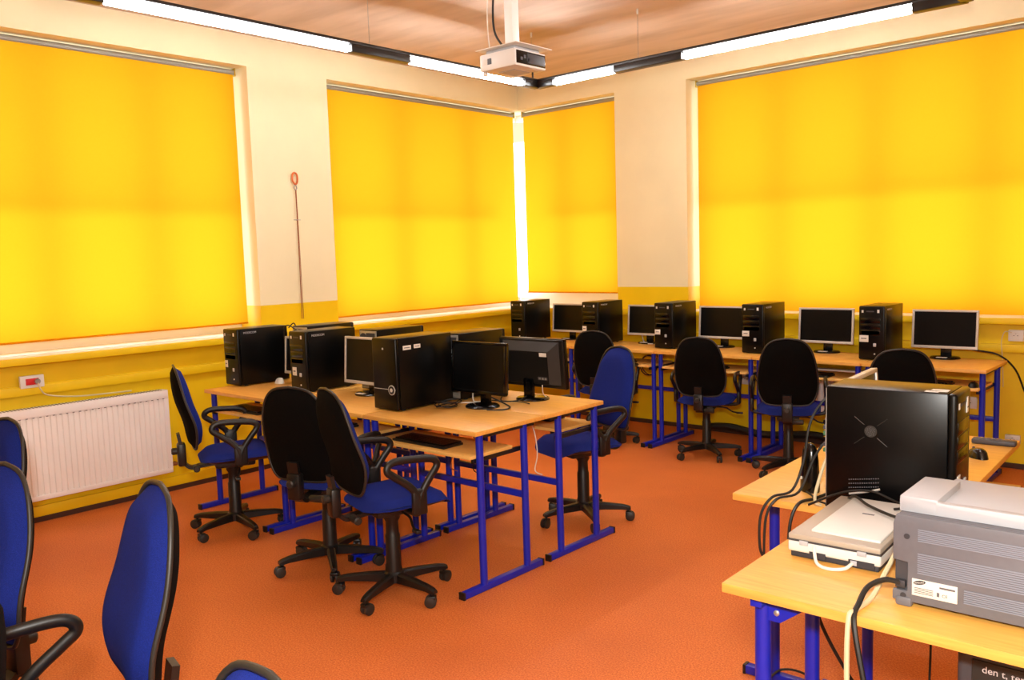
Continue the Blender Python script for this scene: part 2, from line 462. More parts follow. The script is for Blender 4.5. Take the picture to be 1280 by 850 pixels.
# ------------------------------------------------------------------ radiator
def radiator(loc, rz, RY0, RY1, RB, RT, label):
    rd = tag(empty('radiator', loc, rz), label, 'radiator', 'white panel radiators')
    mb = MB(); n = int((RY1 - RY0 - .06) / .0333)
    vs = []; prof = []
    y = RY0 + .02
    prof.append((0, RY0)); 
    for k in range(n):
        yy = RY0 + .03 + k * (RY1 - RY0 - .06) / n; s = (RY1 - RY0 - .06) / n
        prof += [(0, yy), (0, yy + s * .52), (-.010, yy + s * .64), (-.010, yy + s * .88)]
    prof += [(0, RY1 - .03), (0, RY1)]
    z0, z1 = RB + .03, RT - .05
    vs = [(x, y, z0) for x, y in prof] + [(x, y, z1) for x, y in prof]
    N = len(prof); fs = [(i, i + 1, N + i + 1, N + i) for i in range(N - 1)]
    mb.faces(vs, fs, M['radiator'])
    mb.box(-.02, .002, RY0, RY1, z1, RT, M['radiator'], .003); mb.box(-.02, .002, RY0, RY1, RB, z0, M['radiator'], .003)
    mb.build('front_panel', rd, 30)
    mb = MB(); mb.box(-.075, -.018, RY1 - .005, RY1 + .003, RB, RT, M['radiator'], .002); mb.box(-.075, -.018, RY0 - .003, RY0 + .005, RB, RT, M['radiator'], .002); mb.build('side_cover', rd)
    mb = MB(); mb.box(-.075, .0, RY0, RY1, RT, RT + .004, M['radiator'])
    for k in range(90):
        yy = RY0 + .02 + k * (RY1 - RY0 - .04) / 90; mb.box(-.06, -.015, yy, yy + .009, RT + .004, RT + .0055, M['slot'])
    mb.build('top_grille', rd)
    mb = MB(); mb.box(-.08, -.02, RY0 + .01, RY1 - .01, RB + .02, RT - .01, M['radiator']); mb.build('rear_panel', rd)
    mb = MB()
    for k in range(46): 
        yy = RY0 + .03 + (k + .72) * (RY1 - RY0 - .06) / 46
        mb.box(-.0, .0026, yy + k * 0, yy + .012, RT - .054, RT - .05, M['slot'])
    mb.build('seam_slot', rd)
    mb = MB(); mb.cyl((-.05, RY1, RB + .04), (-.05, RY1 + .05, RB + .04), .011, M['copper']); mb.cyl((-.05, RY1 + .05, RB + .04), (-.085, RY1 + .05, RB + .04), .011, M['copper'])
    mb.build('supply_pipe', rd)
radiator((XL + .1, 0, 0), 0, -5.45, -3.64, .152, .708, 'long white ribbed radiator on the yellow wall below the red socket')
radiator((0, YB - .1, 0), -PI / 2, 2.62, 3.36, .27, .60, 'white ribbed radiator under the wall desks, hidden behind the dark backed chairs')

# ------------------------------------------------------------------ wall sockets
def socket(loc, nrm, w, h, label, face, holes=1, d=.03):
    """plate on a wall; nrm 'x' or '-y'"""
    o = empty('wall_socket', loc, 0 if nrm == 'x' else -PI / 2)
    mb = MB(); mb.box(0, d, -w / 2, w / 2, -h / 2, h / 2, M['white'], .004); mb.build('plate', o)
    mb = MB()
    for k in range(holes):
        c = (k - (holes - 1) / 2) * w / max(holes, 1)
        if face == 'red': mb.box(d, d + .004, c - w * .27, c + w * .27, -h * .26, h * .26, M['red'], .002)
        else: mb.lathe([(h * .30, d), (h * .30, d + .003), (h * .24, d + .0032), (h * .24, d + .001)], M['paper'], 18, Matrix.Translation((0, c, 0)), 'x')
        if face != 'red':
            for q in (-.011, .011): mb.cyl((d + .001, c + q, 0), (d + .0035, c + q, 0), .003, M['ink'], 8)
            mb.cyl((d + .001, c, .012), (d + .006, c, .012), .003, M['steel'], 8)
    mb.build('socket_face', o)
    return tag(o, label, 'socket')
socket((XL + .02, -4.443, .868), 'x', .135, .075, 'white wall socket with a red insert under the sill above the radiator', 'red', 1, .022)
socket((4.22, YB, .90), '-y', .09, .075, 'white socket box with hanging cable under the sill beyond the last monitor', 'white')
socket((3.945, YB, .425), '-y', .10, .08, 'white double socket low on the yellow wall beyond the last desk', 'white', 1, .02)
socket((4.215, YB, .20), '-y', .09, .06, 'small grey socket near the floor behind the remote control', 'white', 1, .03)
socket((.55, YB - .0, .42), '-y', .09, .08, 'white socket low on the wall in the room corner', 'white', 1, .02)
socket((2.30, YB, .47), '-y', .12, .09, 'white socket low on the wall behind the chair facing the round label tower', 'white', 2, .02)
socket((XL, -3.02, .46), 'x', .10, .08, 'white socket on the wall behind the chair seen in profile', 'white', 1, .02)
mb = MB(); mb.cyl((XL + .04, -4.418, .868), (XL + .062, -4.418, .868), .016, M['steel'], 12)
mb.tube([(XL + .055, -4.418, .865), (XL + .07, -4.41, .82), (XL + .045, -4.36, .775), (XL + .045, -4.2, .745), (XL + .04, -4.0, .735), (XL + .03, -3.85, .73)], .0045, M['ccable'])
tag(mb.build('power_cable'), 'pale power cable plugged into the red wall socket', 'cable')

# ------------------------------------------------------------------ brown cord on the pillar
cd = tag(empty('wall_rope', (XL + .014, -2.49, 1.08)), 'thin brown cord with orange loop hanging on the pillar between the blinds', 'rope')
mb = MB(); mb.tube([(0, -.004, .02), (0, .0, .5), (0, .0, 1.0)], .0035, M['copper'], 6); mb.tube([(.005, .006, .02), (.004, .005, .5), (.002, .003, 1.0)], .0025, M['copper'], 6); mb.build('cord', cd)
mb = MB(); mb.tube([(0, 0, 1.04), (0, -.022, 1.07), (0, -.02, 1.115), (0, .0, 1.13), (0, .02, 1.11), (0, .018, 1.06), (0, 0, 1.04)], .007, mat('orange_loop', (206, 104, 40), .5), 8); mb.build('loop', cd)
mb = MB(); mb.tube([(0, 0, 1.0), (0, -.012, 1.015), (0, 0, 1.04), (0, .012, 1.015), (0, 0, 1.0)], .004, M['steel'], 6); mb.build('ring', cd)
mb = MB(); mb.cyl((0, -.028, .775), (0, .028, .775), .003, M['steel'], 6); mb.cyl((-.014, 0, .775), (.004, 0, .775), .004, M['steel'], 6); mb.build('cross_pin', cd)

# ------------------------------------------------------------------ desks
def make_desk(x0, x1, yf, depth, face, label, group, tray=True, H=.75, foot_out=.09, name='computer_desk', footback=.03, kb=True):
    """face = -1: user side towards -y ; +1 towards +y. local origin at centre of the front edge on the floor, local -y = front"""
    w = x1 - x0; h = w / 2
    o = empty(name, ((x0 + x1) / 2, yf, 0), 0 if face == -1 else PI)
    mb = MB(); mb.box(-h + .001, h - .001, .001, depth - .001, H - .021, H, M['beech'], .002)
    mb.build('desktop', o)
    for s in (-1, 1):
        xe = s * (h - .03)
        for yy, hh in ((.05, H - .021), (depth - .13, H - .021)):
            m = MB(); m.lathe([(.0175, .028), (.0175, hh)], M['bluemetal'], 16, Matrix.Translation((xe, yy, 0))); m.build('leg', o)
        m = MB(); m.box(xe - .0165, xe + .0165, -foot_out, depth - footback, .002, .032, M['bluemetal'], .003)
        f = m.build('foot', o)
        for q in (-1, 1):
            m = MB(); yq = -foot_out - .003 if q < 0 else depth - footback + .003
            m.box(xe - .018, xe + .018, yq - .006, yq + .006, 0, .034, M['plastic'], .002); m.build('end_cap', f)
        m = MB(); m.box(xe - .010, xe + .010, .05, depth - .06, H - .040, H - .0215, M['blackmetal'], .002); m.build('top_rail', o)
    m = MB(); m.box(-h + .03, h - .03, depth - .142, depth - .118, .365, .395, M['bluemetal'], .003); m.build('cross_rail', o)
    if tray:
        m = MB(); m.box(-h + .075, h - .04, -.005, depth - .20, .618, .634, M['beech_edge'], .002); m.build('keyboard_tray', o)
        for s in (-1, 1):
            m = MB(); xe = s * (h - .052)
            m.box(xe - .007, xe + .007, .02, depth - .13, .596, .618, M['blackmetal'], .002); m.build('tray_runner', o)
    tag(o, label, 'desk', group)
    return o
G1 = 'desks of the island, near side'; G2 = 'desks of the island, far side'; G3 = 'desks along the monitor wall'
IX = [(.455, 1.255), (1.262, 2.045), (2.052, 2.85)]
lab1 = ['beech computer desk of the island beside the chair seen in profile, nearest the radiator',
        'middle beech desk of the island front row, holding the tower hidden behind two chairs',
        'beech computer desk at the free end of the island under the black front monitor']
lab2 = ['beech desk on the far side of the island closest to the brown cord pillar',
        'middle beech desk on the far side of the island with a tower turned backwards',
        'beech desk at the free end of the island under the black monitor seen from behind']
for (a, b), l1, l2 in zip(IX, lab1, lab2):
    make_desk(a, b, -3.63, .485, -1, l1, 'desks of the island')
    make_desk(a, b, -2.655, .485, 1, l2, 'desks of the island')
BX = [(.21, 1.03), (1.035, 1.858), (1.864, 2.685), (2.69, 3.455), (3.462, 4.205)]
lab3 = ['beech wall desk in the room corner, mostly hidden behind the island',
        'beech wall desk second from the corner, behind the upright blue chair',
        'middle beech wall desk below the bare pillar and the start of the widest blind',
        'beech wall desk under the silver monitor fourth from the corner',
        'beech wall desk at the open end of the row with a hanging cable']
for (a, b), l in zip(BX, lab3):
    make_desk(a, b, -.60, .55, -1, l, 'desks along the monitor wall', foot_out=.12)

# teacher table B (along y) and printer table A (along x)
def plain_table(name, cx, cy, rz, lx, ly, label, legs, foot_axis, tray=None):
    o = empty(name, (cx, cy, 0), rz)
    mb = MB(); mb.box(0, lx, 0, ly, .727, .75, M['beech'], .002); mb.build('tabletop', o)
    return o
tb = plain_table('teacher_table', 4.208, -3.852, math.radians(2.0), .60, 1.27, None, None, None)
tag(tb, 'beech table with black tower, speaker and mouse, turned across the room', 'table')
for s, yy in ((0, .30), (1, 1.12)):
    for xx in (.015, .33):
        m = MB(); m.lathe([(.0175, .03), (.0175, .727)], M['bluemetal'], 16, Matrix.Translation((xx, yy, 0))); m.build('leg', tb)
    m = MB(); m.box(-.09, .5, yy - .0165, yy + .0165, .002, .032, M['bluemetal'], .003); f = m.build('foot', tb)
    for q in (-.093, .503):
        m = MB(); m.box(q - .006, q + .006, yy - .018, yy + .018, 0, .034, M['plastic'], .002); m.build('end_cap', f)
    m = MB(); m.box(.02, .55, yy - .012, yy + .012, .702, .7265, M['bluemetal'], .002); m.build('top_rail', tb)
m = MB(); m.box(.318, .342, .30, 1.12, .365, .395, M['bluemetal'], .003); m.build('cross_rail', tb)
m = MB(); m.box(.22, .64, .36, 1.06, .61, .626, M['beech_edge'], .002); m.build('keyboard_tray', tb)
ta = plain_table('printer_table', 4.537, -4.545, math.radians(1.0), 1.3, .69, None, None, None)
tag(ta, 'beech table carrying the grey printer and the flat scanner', 'table')
for xx in (.055, 1.24):
    for yy in (.06, .36):
        m = MB(); m.lathe([(.0185, .03), (.0185, .727)], M['bluemetal'], 16, Matrix.Translation((xx + .02, yy, 0))); m.build('leg', ta)
    m = MB(); m.box(xx + .003, xx + .037, -.09, .60, .002, .032, M['bluemetal'], .003); f = m.build('foot', ta)
    for q in (-.093, .603):
        m = MB(); m.box(xx + .002, xx + .038, q - .006, q + .006, 0, .034, M['plastic'], .002); m.build('end_cap', f)
    m = MB(); m.box(xx + .006, xx + .034, .02, .6, .702, .7265, M['bluemetal'], .002); m.build('top_rail', ta)
m = MB(); m.prism([(0, 0), (.10, 0), (.10, -.012), (.035, -.062), (0, -.062)], 0, .004, M['bluemetal'], Matrix.Translation((.085, .052, .7265))); 
g = m.build('corner_bracket', ta)
m = MB(); m.lathe([(.007, 0), (.007, .003), (.004, .005)], M['steel'], 12, Matrix.Translation((.112, .052, .687)) @ Matrix.Rotation(PI / 2, 4, 'X')); m.build('bolt', g)
m = MB(); m.box(.1, 1.22, .348, .372, .365, .395, M['bluemetal'], .003); m.build('cross_rail', ta)

# ------------------------------------------------------------------ office chairs
def out_full(half, k=4):
    pts = catmull([Vector((x, 0, z)) for x, z in half], k)
    r = [(p.x, p.z) for p in pts]; return r + [(-x, z) for x, z in reversed(r[1:-1])]
BACK = out_full([(0, 0), (.105, .002), (.152, .022), (.182, .08), (.190, .15), (.183, .235), (.165, .325), (.135, .395), (.085, .438), (0, .452)])
def make_chair():
    o = empty('office_chair', (0, 0, 0))
    # seat (front = +y)
    def rr(w, d, r):
        p = []
        for (cx, cy, a0) in ((w - r, d - r, 0), (-w + r, d - r, 90), (-w + r, -d + r, 180), (w - r, -d + r, 270)):
            for k in range(7):
                a = math.radians(a0 + 15 * k); p.append((cx + r * math.cos(a), cy + r * math.sin(a)))
        return p
    S = rr(.215, .21, .12)
    Tz = Matrix(((1, 0, 0, 0), (0, 0, 1, .03), (0, 1, 0, 0), (0, 0, 0, 1)))   # dome y -> z
    def sw(p):
        q = Vector((p.x, p.z + .03, p.y)); q.z -= .035 * max(0, (q.y - .14) / .1) ** 2; q.z += .02 * (q.x / .2) ** 2 - .012 * max(0, 1 - ((q.y + .02) / .2) ** 2); return q
    mb = MB(); mb.dome(S, .442, .062, M['fabric'], 6, sw, .5); st = mb.build('seat', o, 60)
    S2 = [(x * .97, y * .97) for x, y in S]
    def sw2(p):
        q = Vector((p.x, p.z + .03, p.y)); q.z -= .03 * max(0, (q.y - .14) / .1) ** 2; q.z += .02 * (q.x / .2) ** 2 - .01; return q
    mb = MB(); mb.dome(S2, .452, -.035, M['plastic'], 4, sw2, .6); mb.build('seat_shell', st, 60)
    # backrest
    def bk(p):
        z = p.z; q = Vector((p.x, p.y, z + .525))
        q.y += -.225 - .17 * z + .02 * math.exp(-((z - .13) / .1) ** 2) + .10 * (z - .16) ** 2 + .5 * p.x ** 2
        return q
    mb = MB(); mb.dome(BACK, .012, .056, M['fabric'], 8, bk, .4, back=False); b = mb.build('backrest', o, 60)
    BS = [(x * 1.035, .223 + (z - .223) * 1.03) for x, z in BACK]
    mb = MB(); mb.dome(BS, .012, -.036, M['shell'], 6, bk, .45); sh = mb.build('back_shell', b, 60)
    pts = [bk(Vector((x * 1.0, .012, z))) for x, z in BS]
    mb = MB(); mb.tube(pts + [pts[0]], .0065, M['plastic2'], 8, 0); mb.build('edge_trim', b, 60)
    # bracket carrying the back
    mb = MB()
    prof = [(.0, .415), (-.16, .405), (-.225, .40), (-.262, .44), (-.270, .52), (-.282, .60)]
    T = catmull([Vector((0, y, z)) for y, z in prof], 5)
    vs = []; fs = []
    for i, p in enumerate(T):
        t = (T[min(i + 1, len(T) - 1)] - T[max(i - 1, 0)]).normalized(); nn = Vector((0, -t.z, t.y))
        for sx, sn in ((-.028, -.009), (.028, -.009), (.028, .009), (-.028, .009)): vs.append(p + Vector((sx, 0, 0)) + nn * sn)
    for i in range(len(T) - 1):
        for k in range(4): fs.append((4 * i + k, 4 * i + (k + 1) % 4, 4 * i + 4 + (k + 1) % 4, 4 * i + 4 + k))
    fs.append((0, 1, 2, 3)); fs.append(tuple(4 * (len(T) - 1) + k for k in range(4)))
    mb.faces(vs, fs, M['plastic']); mb.box(-.036, .036, -.292, -.246, .415, .545, M['plastic'], .012)
    br = mb.build('back_bracket', o)
    mb = MB(); mb.lathe([(.012, 0), (.019, .004), (.02, .03), (.014, .036)], M['plastic2'], 16, Matrix.Translation((0, -.286, .50)) @ Matrix.Rotation(PI / 2, 4, 'X'))
    mb.build('height_knob', br)
    mb = MB(); mb.lathe([(.014, .03), (.018, .035), (.018, .10), (.012, .105)], M['plastic2'], 14, Matrix.Translation((0, -.20, .405)), 'x'); mb.build('tilt_knob', br)
    # mechanism, lever and column
    mb = MB(); mb.box(-.075, .075, -.1, .12, .385, .43, M['plastic'], .012)
    mech = mb.build('tilt_mechanism', o)
    mb = MB(); mb.tube([(.07, .02, .40), (.15, .02, .395), (.20, .01, .37), (.245, .0, .365)], .006, M['plastic'], 8); mb.box(.235, .285, -.012, .012, .355, .37, M['plastic'], .004); mb.build('lever', mech)
    mb = MB(); mb.lathe([(.038, .085), (.038, .12), (.035, .135), (.034, .28), (.030, .29), (.029, .345), (.038, .36), (.038, .39)], M['plastic'], 20); mb.build('gas_column', o)
    # five star base
    mb = MB(); mb.lathe([(.03, .06), (.045, .065), (.046, .105), (.036, .115)], M['plastic'], 20)
    for k in range(5):
        a = 2 * PI * k / 5 + .3; R = Matrix.Rotation(a, 4, 'Z')
        vs = []; fs = []; st_ = [(.03, .02, .063, .108), (.12, .019, .066, .104), (.22, .0165, .066, .094), (.255, .0155, .062, .086), (.268, .012, .064, .08)]
        for (r_, w, za, zb) in st_:
            for (yy, zz) in ((-w, za), (w, za), (w, zb - .008), (w * .55, zb), (-w * .55, zb), (-w, zb - .008)): vs.append(R @ Vector((r_, yy, zz)))
        for i in range(len(st_) - 1):
            for q in range(6): fs.append((6 * i + q, 6 * i + (q + 1) % 6, 6 * i + 6 + (q + 1) % 6, 6 * i + 6 + q))
        fs.append(tuple(range(6))); fs.append(tuple(6 * (len(st_) - 1) + q for q in range(6)))
        mb.faces(vs, fs, M['plastic'])
    mb.build('star_base', o, 35)
    for k in range(5):
        a = 2 * PI * k / 5 + .3; R = Matrix.Rotation(a, 4, 'Z') @ Matrix.Translation((.252, 0, 0)) @ Matrix.Rotation(a * 2.3, 4, 'Z')
        mb = MB()
        for s in (-1, 1):
            mb.lathe([(.018, .0), (.0265, .003), (.0265, .013), (.02, .017)], M['plastic2'], 18, R @ Matrix.Translation((-.012, s * .004 + (-.017 if s < 0 else 0), .0265)), 'y')
        mb.cyl(R @ Vector((0, 0, .03)), R @ Vector((0, 0, .066)), .007, M['plastic'], 10)
        mb.box(-.02, .014, -.02, .02, .036, .054, M['plastic'], .006, R)
        mb.build('caster', o)
    # loop armrests
    for s in (-1, 1):
        x = s * .245
        mb = MB()
        mb.tube([(s * .12, .02, .425), (s * .2, .02, .425), (x, .02, .44), (x + s * .008, .02, .50), (x + s * .005, -.015, .555), (x + s * .004, -.085, .61), (x + s * .003, -.118, .638), (x, -.108, .666), (x, -.06, .677),
                 (x, .06, .67), (x, .105, .658), (x, .115, .63), (x + s * .003, .08, .585), (x + s * .006, .04, .53), (x + s * .008, .025, .50)], .0135, M['plastic'], 10, 7, 1.25)
        mb.box(x - .012 + s * .006, x + .012 + s * .006, -.012, .058, .43, .545, M['plastic'], .008)
        mb.build('armrest', o, 60)
    return o
proto = make_chair()
def chair(x, y, deg, label, s=1.0, lift=0, first=[True]):
    o = proto if first[0] else copy_tree(proto); first[0] = False
    o.location = (x, y, 0); o.rotation_euler = (0, 0, math.radians(deg - 90)); o.scale = (s, s, s)
    for c in o.children:                       # the backrest slides up and down its bracket
        if c.name.startswith('backrest'): c.location.z = lift
    return tag(o, label, 'chair', 'blue office chairs')
chair(1.05, -3.80, 66, 'blue office chair seen in profile beside the radiator')
chair(1.975, -3.815, 112, 'office chair with dark back turned to the viewer beside the profile chair', 1, -.03)
chair(2.52, -3.86, 74, 'office chair at the free end of the island, whole star base visible')
chair(2.56, -2.47, 251, 'office chair on the far side of the island, blue backrest beside the table end')
chair(1.50, -.74, 104, 'office chair partly hidden behind the blue backrest beside the island end', .95)
chair(2.375, -.70, 106, 'dark backed office chair in front of the middle wall desk', .93)
chair(3.06, -.82, 112, 'dark backed office chair in front of the fourth monitor from the corner', .96)
chair(3.85, -1.10, 112, 'office chair with only its dark back showing above the black tower on the table', .96)
chair(3.515, -5.685, 258, 'blue chair backrest standing alone in the open floor, front side showing', 1, .045)
chair(2.94, -5.80, 278, 'blue chair below the radiator, cut by the photo edge, with its armrest showing', 1, .02)
chair(2.0, -5.50, 275, 'blue chair farthest back beside the radiator, only its top showing')
chair(3.77, -6.12, 250, 'chair at the photo edge showing only a dark strip of its back')
chair(4.43, -5.97, 264, 'chair at the bottom of the photo showing only the crest of its blue backrest', 1, -.022)

# ------------------------------------------------------------------ computer towers
def make_tower(w=.172, d=.375, h=.368, style='a'):
    """front faces -y, origin bottom centre of the front face"""
    o = empty('computer_tower', (0, 0, 0)); hw = w / 2
    mb = MB(); mb.box(-hw, hw, .022, d - .004, .008, h, M['case'], .004)
    for s in (-1, 1):
        for yy in (.06, d - .06): mb.cyl((s * (hw - .025), yy, 0), (s * (hw - .025), yy, .012), .012, M['plastic'], 10)
    mb.build('case', o)
    mb = MB(); mb.box(-hw, hw, 0, .024, .006, h, M['case'], .009, seg=3)
    fp = mb.build('front_panel', o)
    if style == 'a':
        mb = MB()
        for k in range(3): mb.box(-hw + .012, hw - .03, -.0015, .002, h - .115 - k * .04, h - .08 - k * .04, M['gloss'], .001)
        mb.box(-hw + .02, hw - .035, -.0015, .002, .175, .20, M['gloss'], .001); mb.build('drive_bay', fp)
        mb = MB(); mb.box(-hw + .02, -hw + .032, -.0015, .002, h - .045, h - .028, M['paper']); mb.box(hw - .05, hw - .036, -.0015, .002, h - .045, h - .024, M['paper']); mb.box(-hw + .05, hw - .07, -.0015, .002, h - .04, h - .032, M['dgrey']); mb.build('port_strip', fp)
        mb = MB(); mb.box(hw - .075, hw - .055, -.004, .002, .095, .118, M['lgrey'], .003); mb.lathe([(.005, -.003), (.005, .002)], M['paper'], 10, Matrix.Translation((hw - .065, 0, .045)), 'y'); mb.build('power_button', fp)
    else:
        mb = MB(); mb.box(-hw + .01, hw - .01, -.0012, .002, .113, .1155, M['silver']); mb.build('accent_line', fp)
        mb = MB(); mb.lathe([(.026, -.003), (.026, .002)], M['silver'], 24, Matrix.Translation((hw - .04, 0, .112)), 'y'); mb.lathe([(.021, -.0045), (.021, .002)], M['gloss'], 24, Matrix.Translation((hw - .04, 0, .112)), 'y'); mb.lathe([(.010, -.006), (.012, .002)], M['silver'], 20, Matrix.Translation((hw - .04, 0, .112)), 'y'); mb.build('power_button', fp)
        mb = MB(); mb.box(-.01, .0, -.002, .002, h - .06, h - .05, M['silver']); mb.build('badge', fp)
    # rear panel
    mb = MB(); mb.box(-hw + .008, hw - .008, d - .004, d, .014, h - .008, M['steel'], .001)
    mb.box(-hw + .02, -hw + .10, d, d + .002, h - .085, h - .02, M['dgrey']); mb.lathe([(.034, 0), (.034, .003), (.028, .003), (.028, .001)], M['dgrey'], 20, Matrix.Translation((hw - .045, d, h - .055)), 'y')
    mb.box(-hw + .018, -hw + .06, d, d + .004, .16, .27, M['lgrey'])
    for k in range(6): mb.box(-hw + .022, -hw + .05, d + .004, d + .012, .165 + k * .017, .176 + k * .017, [M['green'], M['dgrey'], M['gloss']][k % 3])
    for k in range(6): mb.box(-hw + .02, hw - .03, d, d + .002, .03 + k * .019, .042 + k * .019, M['alu'])
    mb.build('rear_panel', o)
    return o
def tower(x, y, rz, label, group, style='a', sticker=None, logo=True, w=.172, d=.375, h=.368, z=.75):
    o = make_tower(w, d, h, style); o.location = (x, y, z); o.rotation_euler = (0, 0, rz)
    hw = w / 2
    if logo:
        text_mesh('brand_lettering', 'MODECOM', .018, M['pale_ink'], basis((hw + .0006, .045, h - .032), (0, 1, 0), (0, 0, 1)), o)
    if sticker:
        for (kind, u, v, a, b) in sticker:
            mb = MB()
            if kind == 'f': mb.box(u, u + a, -.0022, .001, v, v + b, M['paper'], .0008)
            else: mb.box(hw - .001, hw + .0012, u, u + a, v, v + b, M['paper'])
            s_ = mb.build('sticker', o)
            mb = MB()
            if kind == 'f': mb.box(u + a * .2, u + a * .8, -.0028, .0, v + b * .45, v + b * .6, M['slot'])
            else: mb.box(hw, hw + .0017, u + a * .15, u + a * .85, v + b * .4, v + b * .6, M['slot'])
            mb.build('print', s_)
    return tag(o, label, 'computer', group)
GI = 'black towers on the island'; GW = 'black towers along the monitor wall'
tower(.487, -3.445, 0, 'black computer tower on the island, closest to the radiator and sill', GI, sticker=[('f', -.075, .12, .03, .045)])
tower(1.112, -3.365, 0, 'black computer tower on the island just behind two chair backs, beside the silver monitor', GI, sticker=[('f', -.06, .10, .04, .05)])
tower(2.068, -3.492, 0, 'black computer tower with round ringed button and two white side stickers', GI, 'b', [('s', .05, .315, .055, .022), ('s', .125, .318, .045, .02)], False, .19, .40, .378)
tower(.75, -2.72, PI, 'tower on the far island row turned backwards, nearest the brown cord', GI, logo=False)
tower(1.45, -2.72, PI, 'tower turned backwards, its bare rear panel peeping above the silver monitor', GI, logo=False)
tower(2.115, -2.70, PI, 'tower turned backwards with pale rear panel beside the ringed button tower', GI, logo=False)
wl = [(.295, 'black tower standing in the room corner under the bright gap', None),
      (1.12, 'black tower with white label, second along the wall from the corner', [('f', -.08, .115, .042, .045)]),
      (1.848, 'black tower with white label standing against the bare pillar', [('f', -.08, .115, .05, .04)]),
      (2.61, 'black tower with white label between the third and fourth silver monitors', [('f', -.08, .13, .055, .04)]),
      (3.47, 'black tower with white label between the last two silver monitors', [('f', -.08, .125, .06, .045)])]
for x, l, st in wl: tower(x, -.43, 0, l, GW, sticker=st)
# tower lying across the teacher table: its side faces the printer
tw = tower(4.848, -3.735, PI / 2 + math.radians(3), 'large black tower with side vents standing on the table behind the scanner', 'tower on the teacher table', 'a', [('f', -.075, .08, .035, .06), ('f', .03, .30, .02, .03)], False, .175, .352, .368)
# side vents on that tower (its local -x side faces the viewer)
mb = MB(); hw = .0875
cy, cz = .222, .245
mb.lathe([(.017, -.002), (.017, .001)], M['plastic2'], 24, Matrix.Translation((-hw, cy, cz)), 'x')
for k in range(24):
    a = k * 2.39996; r_ = .0031 * math.sqrt(k); mb.cyl((-hw - .0022, cy + r_ * math.cos(a) * .9, cz + r_ * math.sin(a) * .9), (-hw - .0026, cy + r_ * math.cos(a) * .9, cz + r_ * math.sin(a) * .9), .0011, M['slot'], 6)
for s1 in (-1, 1):
    for s2 in (-1, 1): mb.tube([(-hw - .001, cy + s1 * .018, cz + s2 * .018), (-hw - .002, cy + s1 * .045, cz + s2 * .04)], .0012, M['plastic2'], 6, 0)
mb.build('fan_vent', tw)
mb = MB()
for i in range(4):
    for j in range(14): mb.cyl((-hw - .0005, .2 + j * .0062, .11 - i * .012 - j * .001), (-hw - .0012, .2 + j * .0062, .11 - i * .012 - j * .001), .0018, M['slot'], 6)
mb.tube([(-hw - .0015, .195, .08), (-hw - .0025, .23, .068), (-hw - .002, .28, .055)], .003, M['silver'], 6)
mb.build('side_vent', tw)
mb = MB(); mb.box(-.06, -.02, .03, .075, .3685, .3695, M['paper']); mb.box(-.075, -.05, .05, .085, .3685, .3695, M['paper']); mb.build('top_sticker', tw)

# ------------------------------------------------------------------ monitors
def make_monitor(w=.39, h=.26, z0=.07, bezel='silver', base_r=.085, tilt=4):
    """screen faces -y; origin on desk under the panel"""
    o = empty('computer_monitor', (0, 0, 0)); hw = w / 2; T = Matrix.Translation((0, 0, z0)) @ Matrix.Rotation(math.radians(-tilt), 4, 'X')
    B = M[bezel]; b = .014
    mb = MB()
    for (x0, x1, a0, a1) in ((-hw, hw, 0, b + .004), (-hw, hw, h - b, h), (-hw, -hw + b, b, h - b), (hw - b, hw, b, h - b)): mb.box(x0, x1, -.002, .02, a0, a1, B, .002, T)
    mb.build('bezel', o)
    mb = MB(); mb.box(-hw + b, hw - b, .003, .012, b, h - b, M['screen'], 0, T); mb.build('screen', o)
    mb = MB(); mb.box(-hw + .004, hw - .004, .014, .03, .004, h - .004, M['plastic'], .004, T)
    mb.prism([(-.0, .0), (.0, .0), (0, 0)], 0, 0, M['plastic']) if False else None
    # bulged rear housing with sloping top and sides
    vs = [T @ Vector(p) for p in [(-hw + .03, .03, .02), (hw - .03, .03, .02), (hw - .03, .03, h - .015), (-hw + .03, .03, h - .015),
          (-hw + .085, .062, .03), (hw - .085, .062, .03), (hw - .085, .062, h - .065), (-hw + .085, .062, h - .065)]]
    mb.faces(vs, [(0, 1, 5, 4), (1, 2, 6, 5), (2, 3, 7, 6), (3, 0, 4, 7), (4, 5, 6, 7)], M['plastic'])
    rh = mb.build('rear_housing', o, 20)
    mb = MB(); mb.box(-hw + .095, -hw + .16, .055, .0635, .05, .068, M['dgrey'], 0, T)
    for q_ in range(3): mb.box(-hw + .10 + q_ * .02, -hw + .113 + q_ * .02, .06, .0645, .054, .064, M['steel'], 0, T)
    mb.build('port_panel', rh)
    mb = MB(); mb.box(-.034, .034, .052, .072, .012, z0 + .05, M['gloss'], .006); mb.box(-.012, .012, .068, .075, .055, z0 + .03, M['case'], .003); mb.build('stand_neck', o)
    mb = MB(); mb.lathe([(base_r, 0), (base_r, .006), (base_r * .93, .012), (.035, .017)], M['gloss'], 32, Matrix.Translation((0, .035, 0)) @ Matrix.Scale(1.12, 4, (1, 0, 0))); sb = mb.build('stand_base', o)
    return o
def monitor(x, y, rz, label, group, bezel='silver', w=.39, h=.26, z0=.07, sticker=False, z=.75):
    o = make_monitor(w, h, z0, bezel); o.location = (x, y, z); o.rotation_euler = (0, 0, rz)
    if bezel == 'silver':
        mb = MB(); mb.box(-.035, .03, -.048, -.02, .0125, .0155, M['paper']); mb.build('base_sticker', o)
    if sticker:
        mb = MB(); mb.box(-w / 2 + .092, -w / 2 + .14, .055, .0632, h - .090, h - .070, M['paper'], 0, Matrix.Translation((0, 0, z0)) @ Matrix.Rotation(math.radians(-4), 4, 'X')); mb.build('rear_sticker', o)
    return tag(o, label, 'monitor', group)
GM = 'silver monitors along the wall'
